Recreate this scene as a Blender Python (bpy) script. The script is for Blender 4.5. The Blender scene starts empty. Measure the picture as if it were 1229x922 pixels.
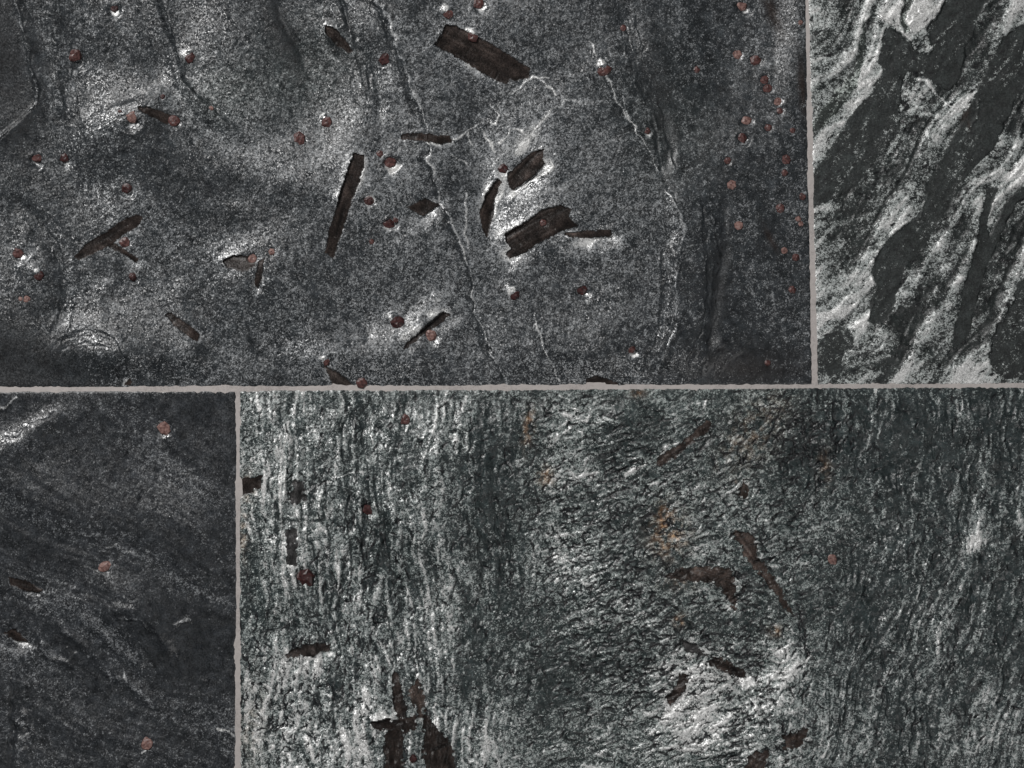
import bpy, math
import numpy as np

# ------------------------------------------------------------------ camera, light, exposure
S = 0.0007                       # one unit of the layout grid = 0.7 mm of stone
T = 0.030                        # slab thickness (m)
sc = bpy.context.scene
sc.render.engine = 'CYCLES'
col = sc.collection

cam_d = bpy.data.cameras.new('camera')
cam = bpy.data.objects.new('camera', cam_d); col.objects.link(cam)
CAM_H = 2.0
cam.location = (0, 0, T + CAM_H)
cam_d.sensor_width = 36.0
cam_d.lens = 36.0 * CAM_H / (1229 * S)
cam_d.clip_end = 100
sc.camera = cam

w = bpy.data.worlds.new('World'); sc.world = w; w.use_nodes = True
w.node_tree.nodes['Background'].inputs[0].default_value = (0.80, 0.90, 1.0, 1)
w.node_tree.nodes['Background'].inputs[1].default_value = 0.06

def area_lamp(name, loc, size, power, colr):
    d = bpy.data.lights.new(name, 'AREA'); d.shape = 'SQUARE'; d.size = size; d.energy = power; d.color = colr
    o = bpy.data.objects.new(name, d); col.objects.link(o); o.location = loc
    v = np.array([0, 0, T]) - np.array(loc)
    from mathutils import Vector
    o.rotation_euler = Vector(v).to_track_quat('-Z', 'Y').to_euler()
    return o
area_lamp('studio_lamp', (-1.35, 1.75, 2.05), 0.70, 90, (1.0, 0.985, 0.97))      # key, raking from the upper left
area_lamp('studio_lamp', (1.20, -1.60, 2.05), 0.90, 17, (1.0, 0.985, 0.97))        # weak fill from the opposite side

vs = sc.view_settings
vs.view_transform = 'Standard'; vs.look = 'None'; vs.exposure = 0.0; vs.gamma = 1.0; vs.use_curve_mapping = False

# ------------------------------------------------------------------ numpy noise helpers
_tiles = {}
def tile(seed, a, b):
    k = (seed, round(a, 2), round(b, 2))
    if k not in _tiles:
        n = 1024
        f = np.fft.fftfreq(n)
        r = np.random.RandomState(seed).randn(n, n)
        F = np.fft.fft2(r) * np.exp(-2 * (np.pi * f[None, :] * a) ** 2) * np.exp(-2 * (np.pi * f[:, None] * b) ** 2)
        F[0, 0] = 0
        t = np.fft.ifft2(F).real
        _tiles[k] = (t / t.std()).astype(np.float32)
    return _tiles[k]

def bil(t, X, Y):
    n = t.shape[0]
    X = np.asarray(X, np.float32); Y = np.asarray(Y, np.float32)
    xi = np.floor(X).astype(np.int32); yi = np.floor(Y).astype(np.int32)
    fx = X - xi; fy = Y - yi
    k = n - 1; x0 = xi & k; y0 = yi & k; x1 = (xi + 1) & k; y1 = (yi + 1) & k
    return (t[y0, x0] * (1 - fx) + t[y0, x1] * fx) * (1 - fy) + (t[y1, x0] * (1 - fx) + t[y1, x1] * fx) * fy

def N(seed, su, sv, U, V, ang=0.0):
    """unit-variance noise, correlation su along the direction ang (degrees, clockwise in the layout), sv across"""
    if ang:
        c, s = math.cos(math.radians(ang)), math.sin(math.radians(ang))
        U, V = U * c + V * s, -U * s + V * c
    k = max(min(su, sv) / 2.5, 0.8)
    return bil(tile(seed, su / k, sv / k), U / k + 37.0, V / k + 11.0)

def fbm(seed, s, U, V, octs=3, gain=0.5):
    o = 0; a = 1
    for i in range(octs):
        o = o + a * N(seed + i, s, s, U, V); s *= 0.5; a *= gain
    return o

def sstep(a, b, x):
    t = np.clip((x - a) / (b - a), 0, 1); return t * t * (3 - 2 * t)

def blobs(lst, U, V):
    o = np.zeros(U.shape, np.float32)
    for (u, v, ru, rv, ang, amp) in lst:
        c, s = math.cos(math.radians(ang)), math.sin(math.radians(ang))
        x = (U - u) * c + (V - v) * s; y = -(U - u) * s + (V - v) * c
        o += amp * np.exp(-((x / ru) ** 2 + (y / rv) ** 2))
    return o

def seg_d(P, Q, U, V):
    dx, dy = Q[0] - P[0], Q[1] - P[1]
    L = dx * dx + dy * dy + 1e-9
    t = np.clip(((U - P[0]) * dx + (V - P[1]) * dy) / L, 0, 1)
    ex = U - P[0] - t * dx; ey = V - P[1] - t * dy
    return np.sqrt(ex * ex + ey * ey), t, np.sign(dx * ey - dy * ex)

def poly_sd(P, U, V):
    d = np.full(U.shape, 1e9, np.float32); ins = np.zeros(U.shape, bool)
    for i in range(len(P)):
        a, b = P[i - 1], P[i]
        d = np.minimum(d, seg_d(a, b, U, V)[0])
        if a[1] != b[1]:
            c = ((a[1] > V) != (b[1] > V)) & (U < (b[0] - a[0]) * (V - a[1]) / (b[1] - a[1]) + a[0])
            ins ^= c
    return np.where(ins, -d, d)

def line_d(P, U, V):
    """distance to a polyline, its parameter 0..1 and the side (+1 = right of travel)"""
    d = np.full(U.shape, 1e9, np.float32); tt = np.zeros(U.shape, np.float32); ss = np.zeros(U.shape, np.float32)
    n = len(P) - 1
    for i in range(n):
        e, t, s = seg_d(P[i], P[i + 1], U, V)
        m = e < d
        d[m] = e[m]; tt[m] = (i + t[m]) / n; ss[m] = s[m]
    return d, tt, ss

# ------------------------------------------------------------------ materials
def nt(name):
    m = bpy.data.materials.new(name); m.use_nodes = True
    t = m.node_tree; return m, t, t.nodes['Principled BSDF']

def schist_material(name='schist', cell=1250.0, spec0=0.22, spec1=0.95):
    """mica schist: grains of dark and pale minerals (share set by the stone), each grain a flake with its own tilt"""
    m, t, b = nt(name)
    nd, lk = t.nodes.new, t.links.new
    def attr(n):
        a = nd('ShaderNodeAttribute'); a.attribute_name = n; return a
    def math_(op, x, y, clamp=False):
        q = nd('ShaderNodeMath'); q.operation = op; q.use_clamp = clamp
        for i, z in enumerate((x, y)):
            if isinstance(z, float): q.inputs[i].default_value = z
            elif z is not None: lk(z, q.inputs[i])
        return q.outputs[0]
    dk, pl, sh, rg, fl = attr('dark_mineral'), attr('pale_mineral'), attr('pale_share'), attr('rough'), attr('flake')
    geo = nd('ShaderNodeNewGeometry')
    vo = nd('ShaderNodeTexVoronoi'); vo.inputs['Scale'].default_value = cell
    lk(geo.outputs['Position'], vo.inputs['Vector'])
    sep = nd('ShaderNodeSeparateColor'); lk(vo.outputs['Color'], sep.inputs[0])
    v2 = nd('ShaderNodeTexVoronoi'); v2.inputs['Scale'].default_value = cell * 0.62
    lk(geo.outputs['Position'], v2.inputs['Vector'])
    s2_ = nd('ShaderNodeSeparateColor'); lk(v2.outputs['Color'], s2_.inputs[0])
    g = math_('ADD', math_('MULTIPLY', sep.outputs[0], 0.72), math_('MULTIPLY', s2_.outputs[0], 0.38))   # 0 .. 1.1
    x = math_('ADD', g, sh.outputs['Fac'])
    mr = nd('ShaderNodeMapRange'); mr.interpolation_type = 'SMOOTHSTEP'
    mr.inputs['From Min'].default_value = 0.58; mr.inputs['From Max'].default_value = 1.18
    lk(x, mr.inputs['Value'])
    pf = mr.outputs['Result']
    mx = nd('ShaderNodeMix'); mx.data_type = 'RGBA'
    lk(pf, mx.inputs[0]); lk(dk.outputs['Color'], mx.inputs[6]); lk(pl.outputs['Color'], mx.inputs[7])
    var = math_('ADD', math_('MULTIPLY', sep.outputs[1], 0.9), 0.55)
    sc_ = nd('ShaderNodeVectorMath'); sc_.operation = 'SCALE'; lk(mx.outputs[2], sc_.inputs[0]); lk(var, sc_.inputs['Scale'])
    lk(sc_.outputs[0], b.inputs['Base Color'])
    b.inputs['IOR'].default_value = 1.75
    lk(rg.outputs['Fac'], b.inputs['Roughness'])
    lk(math_('ADD', math_('MULTIPLY', pf, spec1 - spec0), spec0), b.inputs['Specular IOR Level'])
    sub = nd('ShaderNodeVectorMath'); sub.operation = 'SUBTRACT'; sub.inputs[1].default_value = (0.5, 0.5, 0.5); lk(vo.outputs['Color'], sub.inputs[0])
    k = nd('ShaderNodeVectorMath'); k.operation = 'SCALE'; lk(sub.outputs[0], k.inputs[0]); lk(fl.outputs['Fac'], k.inputs['Scale'])
    ad = nd('ShaderNodeVectorMath'); ad.operation = 'ADD'; lk(geo.outputs['Normal'], ad.inputs[0]); lk(k.outputs[0], ad.inputs[1])
    no = nd('ShaderNodeVectorMath'); no.operation = 'NORMALIZE'; lk(ad.outputs[0], no.inputs[0])
    lk(no.outputs[0], b.inputs['Normal'])
    return m

def garnet_material(name, c0, c1):
    m, t, b = nt(name)
    tc = t.nodes.new('ShaderNodeTexCoord')
    n = t.nodes.new('ShaderNodeTexNoise'); n.inputs['Scale'].default_value = 480; n.inputs['Detail'].default_value = 3
    t.links.new(tc.outputs['Object'], n.inputs['Vector'])
    r = t.nodes.new('ShaderNodeValToRGB'); r.color_ramp.elements[0].position = 0.35; r.color_ramp.elements[1].position = 0.68
    r.color_ramp.elements[0].color = c0 + (1,); r.color_ramp.elements[1].color = c1 + (1,)
    t.links.new(n.outputs['Fac'], r.inputs['Fac']); t.links.new(r.outputs['Color'], b.inputs['Base Color'])
    bp = t.nodes.new('ShaderNodeBump'); bp.inputs['Strength'].default_value = 0.5; bp.inputs['Distance'].default_value = 0.0006
    t.links.new(n.outputs['Fac'], bp.inputs['Height']); t.links.new(bp.outputs['Normal'], b.inputs['Normal'])
    b.inputs['Roughness'].default_value = 0.42; b.inputs['Specular IOR Level'].default_value = 0.35
    return m

def mortar_material():
    m, t, b = nt('mortar')
    tc = t.nodes.new('ShaderNodeTexCoord')
    n = t.nodes.new('ShaderNodeTexNoise'); n.inputs['Scale'].default_value = 700; n.inputs['Detail'].default_value = 4
    n2 = t.nodes.new('ShaderNodeTexNoise'); n2.inputs['Scale'].default_value = 22; n2.inputs['Detail'].default_value = 3
    ad = t.nodes.new('ShaderNodeMath'); ad.operation = 'ADD'
    for q in (n, n2): t.links.new(tc.outputs['Object'], q.inputs['Vector'])
    t.links.new(n.outputs['Fac'], ad.inputs[0]); t.links.new(n2.outputs['Fac'], ad.inputs[1])
    r = t.nodes.new('ShaderNodeValToRGB'); r.color_ramp.elements[0].position = 0.6; r.color_ramp.elements[1].position = 1.35
    r.color_ramp.elements[0].color = (0.27, 0.245, 0.235, 1); r.color_ramp.elements[1].color = (0.40, 0.37, 0.355, 1)
    hf = t.nodes.new('ShaderNodeMath'); hf.operation = 'MULTIPLY'; hf.inputs[1].default_value = 1.0
    t.links.new(ad.outputs[0], hf.inputs[0]); t.links.new(hf.outputs[0], r.inputs['Fac'])
    t.links.new(r.outputs['Color'], b.inputs['Base Color'])
    bp = t.nodes.new('ShaderNodeBump'); bp.inputs['Strength'].default_value = 0.35; bp.inputs['Distance'].default_value = 0.0006
    t.links.new(n.outputs['Fac'], bp.inputs['Height']); t.links.new(bp.outputs['Normal'], b.inputs['Normal'])
    b.inputs['Roughness'].default_value = 0.9; b.inputs['Specular IOR Level'].default_value = 0.2
    return m

M_STONE = schist_material()
M_BLADE = schist_material('hornblende', 1150.0, 0.10, 0.40)
M_GAR = [garnet_material('garnet_dark', (0.016, 0.006, 0.006), (0.060, 0.022, 0.021)),
         garnet_material('garnet_red', (0.034, 0.014, 0.013), (0.115, 0.053, 0.048)),
         garnet_material('garnet_pink', (0.085, 0.042, 0.037), (0.26, 0.16, 0.14))]
M_MORTAR = mortar_material()

# ------------------------------------------------------------------ mesh helpers
def W(U, V, H):
    return np.stack([(U - 614.5) * S, (461.0 - V) * S, T + H * S], -1)

def mesh_obj(name, co, quads, mat, parent=None, attrs=None, smooth=True):
    me = bpy.data.meshes.new(name)
    nq = len(quads)
    me.vertices.add(len(co)); me.vertices.foreach_set('co', np.ascontiguousarray(co, np.float32).ravel())
    me.loops.add(nq * 4); me.loops.foreach_set('vertex_index', np.ascontiguousarray(quads, np.int32).ravel())
    me.polygons.add(nq)
    me.polygons.foreach_set('loop_start', np.arange(0, nq * 4, 4, dtype=np.int32))
    me.polygons.foreach_set('use_smooth', np.full(nq, smooth))
    me.update(calc_edges=True)
    if attrs is not None:
        for nm, val in attrs.items():
            if val.ndim == 2:
                at = me.attributes.new(nm, 'FLOAT_COLOR', 'POINT')
                at.data.foreach_set('color', np.concatenate([val, np.ones((len(val), 1))], 1).astype(np.float32).ravel())
            else:
                at = me.attributes.new(nm, 'FLOAT', 'POINT'); at.data.foreach_set('value', val.astype(np.float32))
    me.materials.append(mat)
    o = bpy.data.objects.new(name, me); col.objects.link(o)
    if parent: o.parent = parent
    return o

def axis(lo, hi, f0, f1, fine=1.1, coarse=6.0, mid=2.6, reach=110):
    """positions from lo to hi: fine inside [f0, f1], medium just beyond the photographed field, coarse farther out"""
    cuts = [(-1e9, f0 - reach, coarse), (f0 - reach, f0, mid), (f0, f1, fine), (f1, f1 + reach, mid), (f1 + reach, 1e9, coarse)]
    a = []
    for c0, c1, st in cuts:
        s0, e0 = max(lo, c0), min(hi, c1)
        if e0 - s0 > 1e-6: a += list(np.linspace(s0, e0, max(2, int(round((e0 - s0) / st)) + 1)))[(1 if a else 0):]
    return np.array(a, np.float64)

# joint edges measured on the stone: y of the long joint, x of the cross joints
def joint_top(u): return 463.8 - 4.6 * u / 1229
def joint_bot(u): return 471.8 - 5.6 * u / 1229
def up_l(v): return 965.2 + 8.0 * v / 460
def up_r(v): return 971.5 + 12.0 * v / 460
def lo_l(v): return 282.2 - 0.8 * (v - 471) / 450
def lo_r(v): return 289.0 + 0.3 * (v - 471) / 450
IN = 3.3                                          # stone edge runs this far under the mortar

FU0, FU1, FV0, FV1 = -14, 1243, -12, 934

class Slab:
    def __init__(s, lo_u, hi_u, lo_v, hi_v, eu0=None, eu1=None, ev0=None, ev1=None, seed=0):
        ui = axis(lo_u, hi_u, FU0, FU1); vi = axis(lo_v, hi_v, FV0, FV1)
        s.ui, s.vi = ui, vi
        U, V = np.meshgrid(ui.astype(np.float32), vi.astype(np.float32)); U = U.copy(); V = V.copy()
        B = np.full(U.shape, 1e9, np.float32)                  # distance to the nearest jointed edge
        jag = lambda q, k: 0.16 * N(900 + seed + k, 1.6, 1.6, q, q * 0 + 31 * k) + 0.08 * N(910 + seed + k, 9, 9, q, q * 0 + 17 * k)
        fo = 28.0
        U0, V0 = U.copy(), V.copy()
        if eu1: d = hi_u - U0; U += (eu1(V0) - hi_u) * np.exp(-d / fo)
        if eu0: d = U0 - lo_u; U += (eu0(V0) - lo_u) * np.exp(-d / fo)
        if ev1: d = hi_v - V0; V += (ev1(U0) - hi_v) * np.exp(-d / fo)
        if ev0: d = V0 - lo_v; V += (ev0(U0) - lo_v) * np.exp(-d / fo)
        for e, d, q, k in ((eu1, hi_u - U0, V0, 1), (eu0, U0 - lo_u, V0, 2), (ev1, hi_v - V0, U0, 3), (ev0, V0 - lo_v, U0, 4)):
            if e: B = np.minimum(B, d + jag(q, k))
        s.B = np.clip(B, -2, 1e9)
        s.U, s.V = U, V
        s.h = np.zeros(U.shape, np.float32); s.id = np.zeros(U.shape, np.int32)
        s.bias = np.zeros(U.shape, np.float32)                 # share of pale grains, including painted light and shade
        s.crack = np.zeros(U.shape, np.float32)
        s.green = np.zeros(U.shape, np.float32); s.rust = np.zeros(U.shape, np.float32); s.brown = np.zeros(U.shape, np.float32)
        s.roughv = np.full(U.shape, 0.40, np.float32)
        s.parts = []; s.garnets = []
    def box(s, pts, m):
        us = [p[0] for p in pts]; v_ = [p[1] for p in pts]
        a, b = np.searchsorted(s.ui, [min(us) - m, max(us) + m]); c, d = np.searchsorted(s.vi, [min(v_) - m, max(v_) + m])
        return slice(c, d), slice(a, b)
    def vein(s, P, w0, w1, ridge=1.0, pale=1.0, groove=0.0, side=1, name=None, seed=0, rag=0.8):
        """a mineral vein / crack along P: a ridge of pale grains, with a groove on one side"""
        m = 24; q = s.box(P, m); U, V = s.U[q], s.V[q]
        if U.size == 0: return
        j = 1.6
        d, t, sd = line_d(P, U + j * N(700 + seed % 3, 4, 4, U, V), V + j * N(720 + seed % 3, 4, 4, U, V))
        wd = w0 + (w1 - w0) * t
        wd = wd * (1 + 0.45 * N(740 + seed % 3, 5, 5, U, V))
        wd = np.maximum(wd, 0.4)
        g = np.exp(-(d / wd) ** 2)
        s.h[q] += ridge * g
        s.bias[q] += pale * 2.2 * g
        if groove:
            gd = np.exp(-((d * sd * side - 1.9 * wd) / (1.5 * wd)) ** 2)
            s.h[q] -= groove * gd
            s.bias[q] -= 1.0 * groove * gd
        if name:
            s.parts.append(name); k = len(s.parts)
            idq = s.id[q]; idq[(d < wd * 0.85) & (idq == 0)] = k
    def fold(s, P, H, wl, wr, bias=0.0, seed=0):
        """a fold crest (H > 0) or trough (H < 0) along P: width wl on its left flank going along P, wr on its right"""
        q = s.box(P, 2.4 * max(wl, wr) + 4); U, V = s.U[q], s.V[q]
        if U.size == 0: return
        d, t, sd = line_d(P, U + 2.5 * N(760 + seed % 3, 24, 24, U, V), V + 2.5 * N(770 + seed % 3, 24, 24, U, V))
        w_ = np.where(sd > 0, wr, wl)
        g = np.exp(-(d / w_) ** 2) * np.clip(np.minimum(t, 1 - t) * 8 + 0.15, 0, 1)
        s.h[q] += H * g; s.bias[q] += bias * np.exp(-(d / (0.5 * w_)) ** 2)
    def lath(s, P, halo=1.0, dirn=(0, 0), name='dark_lath', seed=0, rag=0.5, depth=0.8, col=0, fuzz=0.0, wid=9.0):
        m = 60; q = s.box(P, m); U, V = s.U[q], s.V[q]
        if U.size == 0: return
        sd = poly_sd(P, U, V) - 0.6 + 0.8 * rag * N(600 + seed % 3, 1.2, 1.2, U, V) + 0.5 * rag * N(620 + seed % 3, 4, 4, U, V)
        A = np.array(P) - np.mean(P, 0)
        ev = np.linalg.eigh(A.T @ A)[1][:, 1]; ang = math.degrees(math.atan2(ev[1], ev[0]))
        ce = np.mean(P, 0)
        ox, oy = U - ce[0], V - ce[1]
        r = np.hypot(ox, oy) + 1e-6
        # which side of the long axis
        dd = (ox * dirn[0] + oy * dirn[1]) / r if dirn != (0, 0) else 1.0
        wgt = np.clip(0.35 + 0.75 * dd, 0, 1.1)
        out = np.maximum(sd, 0)
        hl = halo * wgt * np.exp(-(out / wid) ** 1.3) * np.clip(1 + 0.3 * N(640 + seed % 3, 12, 12, U, V), 0.1, 2)
        lit = np.clip((ox * 0.61 + oy * 0.79) / 9.0, -1, 1)       # ground rises to the blade on one flank, dips to it on the other
        s.h[q] -= 5.0 * hl * lit * (sd > 0)
        s.bias[q] += 2.0 * hl * np.clip(1 + 0.5 * N(645 + seed % 3, 4, 4, U, V), 0.1, 2)  # pale quartz rim, with the lit flank's highlight put into the colour
        s.h[q] += 0.7 * halo * np.exp(-((out - 16) / 9) ** 2)
        inside = sd < 0
        s.parts.append((name, col)); k = len(s.parts)
        if fuzz: inside &= (N(660 + seed % 3, 1.3, 1.3, U, V) + 0.35 * (sd + 4) < fuzz + 0.6)
        idq = s.id[q]; idq[inside] = k
        s._l = getattr(s, '_l', []); s._l.append((q, inside, ang, depth, seed, col))
    def garnet(s, u, v, r, tone=1, halo='', asp=1.0, ang=0):
        q = s.box([(u, v)], 34); U, V = s.U[q], s.V[q]
        off = {'': (0, 0), 'd': (0.35, 0.75), 'u': (-0.45, -0.7), 'r': (0.7, 0.3), 'b': (0.0, 0.0)}[halo]
        cu, cv = u + off[0] * r, v + off[1] * r
        rg_ = np.random.RandomState(int(u * 7 + v * 13))
        k1, k2, k3 = rg_.uniform(0.35, 1.1), rg_.uniform(0.85, 1.35), rg_.uniform(-0.5, 0.5)
        off = (off[0] + 0.35 * k3, off[1] - 0.2 * k3); cu, cv = u + off[0] * r * k2, v + off[1] * r * k2
        d = np.hypot(U - cu + 0.22 * r * N(681, 4, 4, U, V), V - cv + 0.22 * r * N(682, 4, 4, U, V)) / (r * k2)
        amp = 0.0 if halo == '' else k1
        s.h[q] += (0.45 if halo == 'u' else -(0.3 + 0.5 * amp)) * r * np.exp(-(d / 1.05) ** 4)
        s.h[q] += 0.06 * r * amp * np.exp(-((d - 1.7) / 0.5) ** 2)
        wob = 0.9 + 0.9 * N(680, 2.0, 2.0, U, V)
        ring = np.exp(-(np.hypot(U - (u + off[0] * 1.5 * r), V - (v + off[1] * 1.5 * r)) / (0.95 * r)) ** 2)
        s.bias[q] += (2.3 * amp * ring + 0.25 * np.exp(-(d / 1.5) ** 2)) * np.clip(wob, 0, 2)  # pale quartz plus the pit wall's bright crescent, painted as colour
        s.garnets.append((u, v, 1.12 * r, tone, asp, ang))
    def finish(s, obj_name, label, group, grain=0.17, gseed=0, dark=(0.021, 0.0238, 0.0262), pale=(0.212, 0.222, 0.230), mid=0.0):
        U, V = s.U, s.V
        g2 = N(20 + gseed, 2.2, 2.2, U, V); g1 = N(10 + gseed, 1.0, 1.0, U, V)
        base = s.h.copy()
        amp = getattr(s, 'grain_amp', 1.0)
        s.h = s.h + grain * amp * (0.85 * N(30 + gseed, 0.75, 0.75, U, V) + 0.4 * N(40 + gseed, 1.7, 1.7, U, V) + 0.10 * N(50 + gseed, 4.5, 4.5, U, V))
        x = s.bias + mid
        share = 0.30 * (x + 0.16 * g2 + 0.30 * g1) - 0.06          # what the grain lottery in the material starts from
        D = np.array(dark); Pl = np.array(pale)
        gn = np.clip(s.green, 0, 1)[..., None]
        D = D * (1 - gn) + D * np.array([0.97, 1.06, 0.94]) * gn
        Pl = Pl * (1 - gn) + Pl * np.array([0.97, 1.03, 0.96]) * gn
        D = D * np.exp(0.2 * N(60 + gseed, 3, 3, U, V))[..., None]
        qz = sstep(1.1, 2.6, s.bias)[..., None]                    # quartz: whiter than the mica; also whitens painted sheen and highlights
        Pl = Pl * (1 - qz) + np.array([0.50, 0.50, 0.49]) * qz
        br = np.clip(s.brown, 0, 1); share -= 0.5 * br; br = br[..., None]
        D = D * (1 - br) + np.array([0.022, 0.014, 0.011]) * br
        ru = np.clip(s.rust * (0.7 + 0.5 * g2 + 0.3 * g1), 0, 1)[..., None]
        D = D * (1 - ru) + np.array([0.13, 0.060, 0.022]) * ru; Pl = Pl * (1 - ru) + np.array([0.36, 0.22, 0.11]) * ru
        ck = np.clip(s.crack, 0, 1); share -= 0.7 * ck; ck = ck[..., None]
        D = D * (1 - ck) + np.array([0.006, 0.006, 0.007]) * ck
        rough = np.clip(s.roughv + 0.05 * g2, 0.2, 0.9)
        flake = np.full(U.shape, 0.30, np.float32) * (0.4 + 0.6 * amp) * getattr(s, 'flake_k', 1.0)
        for (q, ins, ang, dep, sd, cl) in getattr(s, '_l', []):
            u, v = U[q], V[q]
            st = N(800 + sd % 3, 14, 1.2, u, v, ang); bl = N(810 + sd % 3, 3, 3, u, v)
            hb = base[q] - dep + 0.10 * st + 0.06 * bl
            hh = s.h[q]; hh[ins] = hb[ins]
            cc = [np.array([0.0185, 0.0138, 0.0120]), np.array([0.030, 0.029, 0.029]), np.array([0.032, 0.0235, 0.020]), np.array([0.026, 0.021, 0.019])][cl]
            ck = N(830 + sd % 3, 1.1, 9, u, v, ang) + 0.6 * N(833, 3, 3, u, v)           # cross fractures and specks of rock in the blade
            spk = np.clip(ck - 2.1, 0, 1)
            c = cc * np.exp(0.30 * bl + 0.28 * st - 0.5 * np.clip(-ck - 1.7, 0, 1.5))[..., None]
            hb = hb - 0.35 * np.clip(-ck - 1.7, 0, 1.5); hh[ins] = hb[ins]
            a_ = D[q]; a_[ins] = c[ins]; a_ = Pl[q]; a_[ins] = (np.array([0.09, 0.08, 0.075]) + 0 * c)[ins]
            a_ = share[q]; a_[ins] = (-0.46 + (0.22 if cl in (1, 2) else 0.06) + 0.06 * bl + 0.10 * st + 0.6 * spk)[ins]
            a_ = rough[q]; a_[ins] = 0.42
            a_ = flake[q]; a_[ins] = 0.18
        at = dict(dark_mineral=D.reshape(-1, 3), pale_mineral=Pl.reshape(-1, 3), pale_share=share.reshape(-1), rough=rough.reshape(-1), flake=flake.reshape(-1))
        # stone edges: broken arris dropping under the mortar
        B = s.B
        fall = sstep(2, 44, B)
        low = (base + 0.2 * (s.h - base)) * fall
        low = np.where(B < 22, np.maximum(low, -0.25 - 0.02 * np.clip(B - 8, 0, 99) ** 2), low)
        s.h = (s.h - base) * 0.8 + low - 3.2 * np.exp(-np.clip(B, 0, 60) / 1.55) - 0.4 * np.clip(-B, 0, 2)
        # ---- split faces by mineral part
        ny, nx = U.shape
        co = W(U, V, s.h).reshape(-1, 3); ids = s.id
        idx = np.arange(ny * nx).reshape(ny, nx)
        quads = np.stack([idx[1:, :-1], idx[1:, 1:], idx[:-1, 1:], idx[:-1, :-1]], -1).reshape(-1, 4)
        st = np.stack([ids[1:, :-1], ids[1:, 1:], ids[:-1, 1:], ids[:-1, :-1]], -1).reshape(-1, 4)
        mx = st.max(1); fid = np.where((st == mx[:, None]).sum(1) >= 2, mx, 0)
        root = None
        for k in range(0, len(s.parts) + 1):
            qd = quads[fid == k]
            if len(qd) == 0: continue
            vid, inv = np.unique(qd, return_inverse=True); inv = inv.reshape(-1, 4)
            c = co[vid]; av = {n_: a_[vid] for n_, a_ in at.items()}
            if k == 0:
                ring = np.concatenate([idx[0, :], idx[1:, -1], idx[-1, -2::-1], idx[-2:0:-1, 0]])
                lut = np.full(ny * nx, -1); lut[vid] = np.arange(len(vid))
                rl = lut[ring]
                ok = (rl >= 0)
                n0 = len(c); nr = len(ring)
                bc = co[ring].copy(); bc[:, 2] = 0.0
                c = np.concatenate([c, bc]); av = {n_: np.concatenate([a_, at[n_][ring]]) for n_, a_ in av.items()}
                nxt = (np.arange(nr) + 1) % nr
                sk = np.stack([rl, rl[nxt], n0 + nxt, n0 + np.arange(nr)], -1)[ok & ok[nxt]]
                inv = np.concatenate([inv, sk])
                root = mesh_obj(obj_name, c, inv, M_STONE, None, av)
                root['kind'] = 'thing'; root['label'] = label; root['category'] = 'slab'; root['group'] = group
            else:
                p = s.parts[k - 1]; nm = p if isinstance(p, str) else p[0]
                mesh_obj(nm, c, inv, M_BLADE if nm == 'dark_lath' else M_STONE, root, av)
        # ---- garnets: low faceted crystals bedded in the surface
        rs = np.random.RandomState(5 + gseed)
        for (u, v, r, tone, asp, ang) in s.garnets:
            i = np.clip(np.searchsorted(s.vi, v), 0, ny - 1); j = np.clip(np.searchsorted(s.ui, u), 0, nx - 1)
            i0, i1, j0, j1 = max(i - 5, 0), i + 6, max(j - 5, 0), j + 6
            z = float(np.median(s.h[i0:i1, j0:j1]))
            n = int(rs.randint(6, 10))
            th = np.arange(n) * 2 * math.pi / n + rs.uniform(0, 1) + rs.uniform(-0.14, 0.14, n)
            ca, sa = math.cos(math.radians(ang)), math.sin(math.radians(ang))
            rings = []
            for (fr, dz) in ((1.06, -0.55), (1.0, 0.02), (0.80, 0.20), (0.40, 0.30)):
                rr = r * fr * (1 + rs.uniform(-0.16, 0.13, n))
                x = rr * np.cos(th) * asp; y = rr * np.sin(th) / max(asp, 1) ** 0.3
                rings.append(np.stack([u + x * ca - y * sa, v + x * sa + y * ca, z + r * (dz + rs.uniform(-0.06, 0.06, n))], -1))
            rings.append(np.tile(np.array([[u + rs.uniform(-.15, .15) * r, v + rs.uniform(-.15, .15) * r, z + 0.30 * r]]), (n, 1)))
            Pn = np.concatenate(rings); qs = []
            for a in range(len(rings) - 1):
                for b in range(n):
                    b2 = (b + 1) % n
                    qs.append((a * n + b2, a * n + b, (a + 1) * n + b, (a + 1) * n + b2))
            mesh_obj('garnet', W(Pn[:, 0], Pn[:, 1], Pn[:, 2]), np.array(qs), M_GAR[tone], root, None, smooth=False)
        return root

# ------------------------------------------------------------------ the setting: bedding and mortar
def sheet(name, U, V, H, mat, kind=None):
    ny, nx = U.shape
    idx = np.arange(ny * nx).reshape(ny, nx)
    q = np.stack([idx[1:, :-1], idx[1:, 1:], idx[:-1, 1:], idx[:-1, :-1]], -1).reshape(-1, 4)
    return W(U, V, H).reshape(-1, 3), q
g_ = 40.0
bed_co = np.array([[-1.6, -1.4, 0], [1.6, -1.4, 0], [1.6, 1.4, 0], [-1.6, 1.4, 0]], np.float32)
bed = mesh_obj('ground', bed_co, np.array([[0, 1, 2, 3]]), M_MORTAR); bed['kind'] = 'structure'
bed['label'] = 'pale grey mortar bed under the stone slabs'

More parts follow.
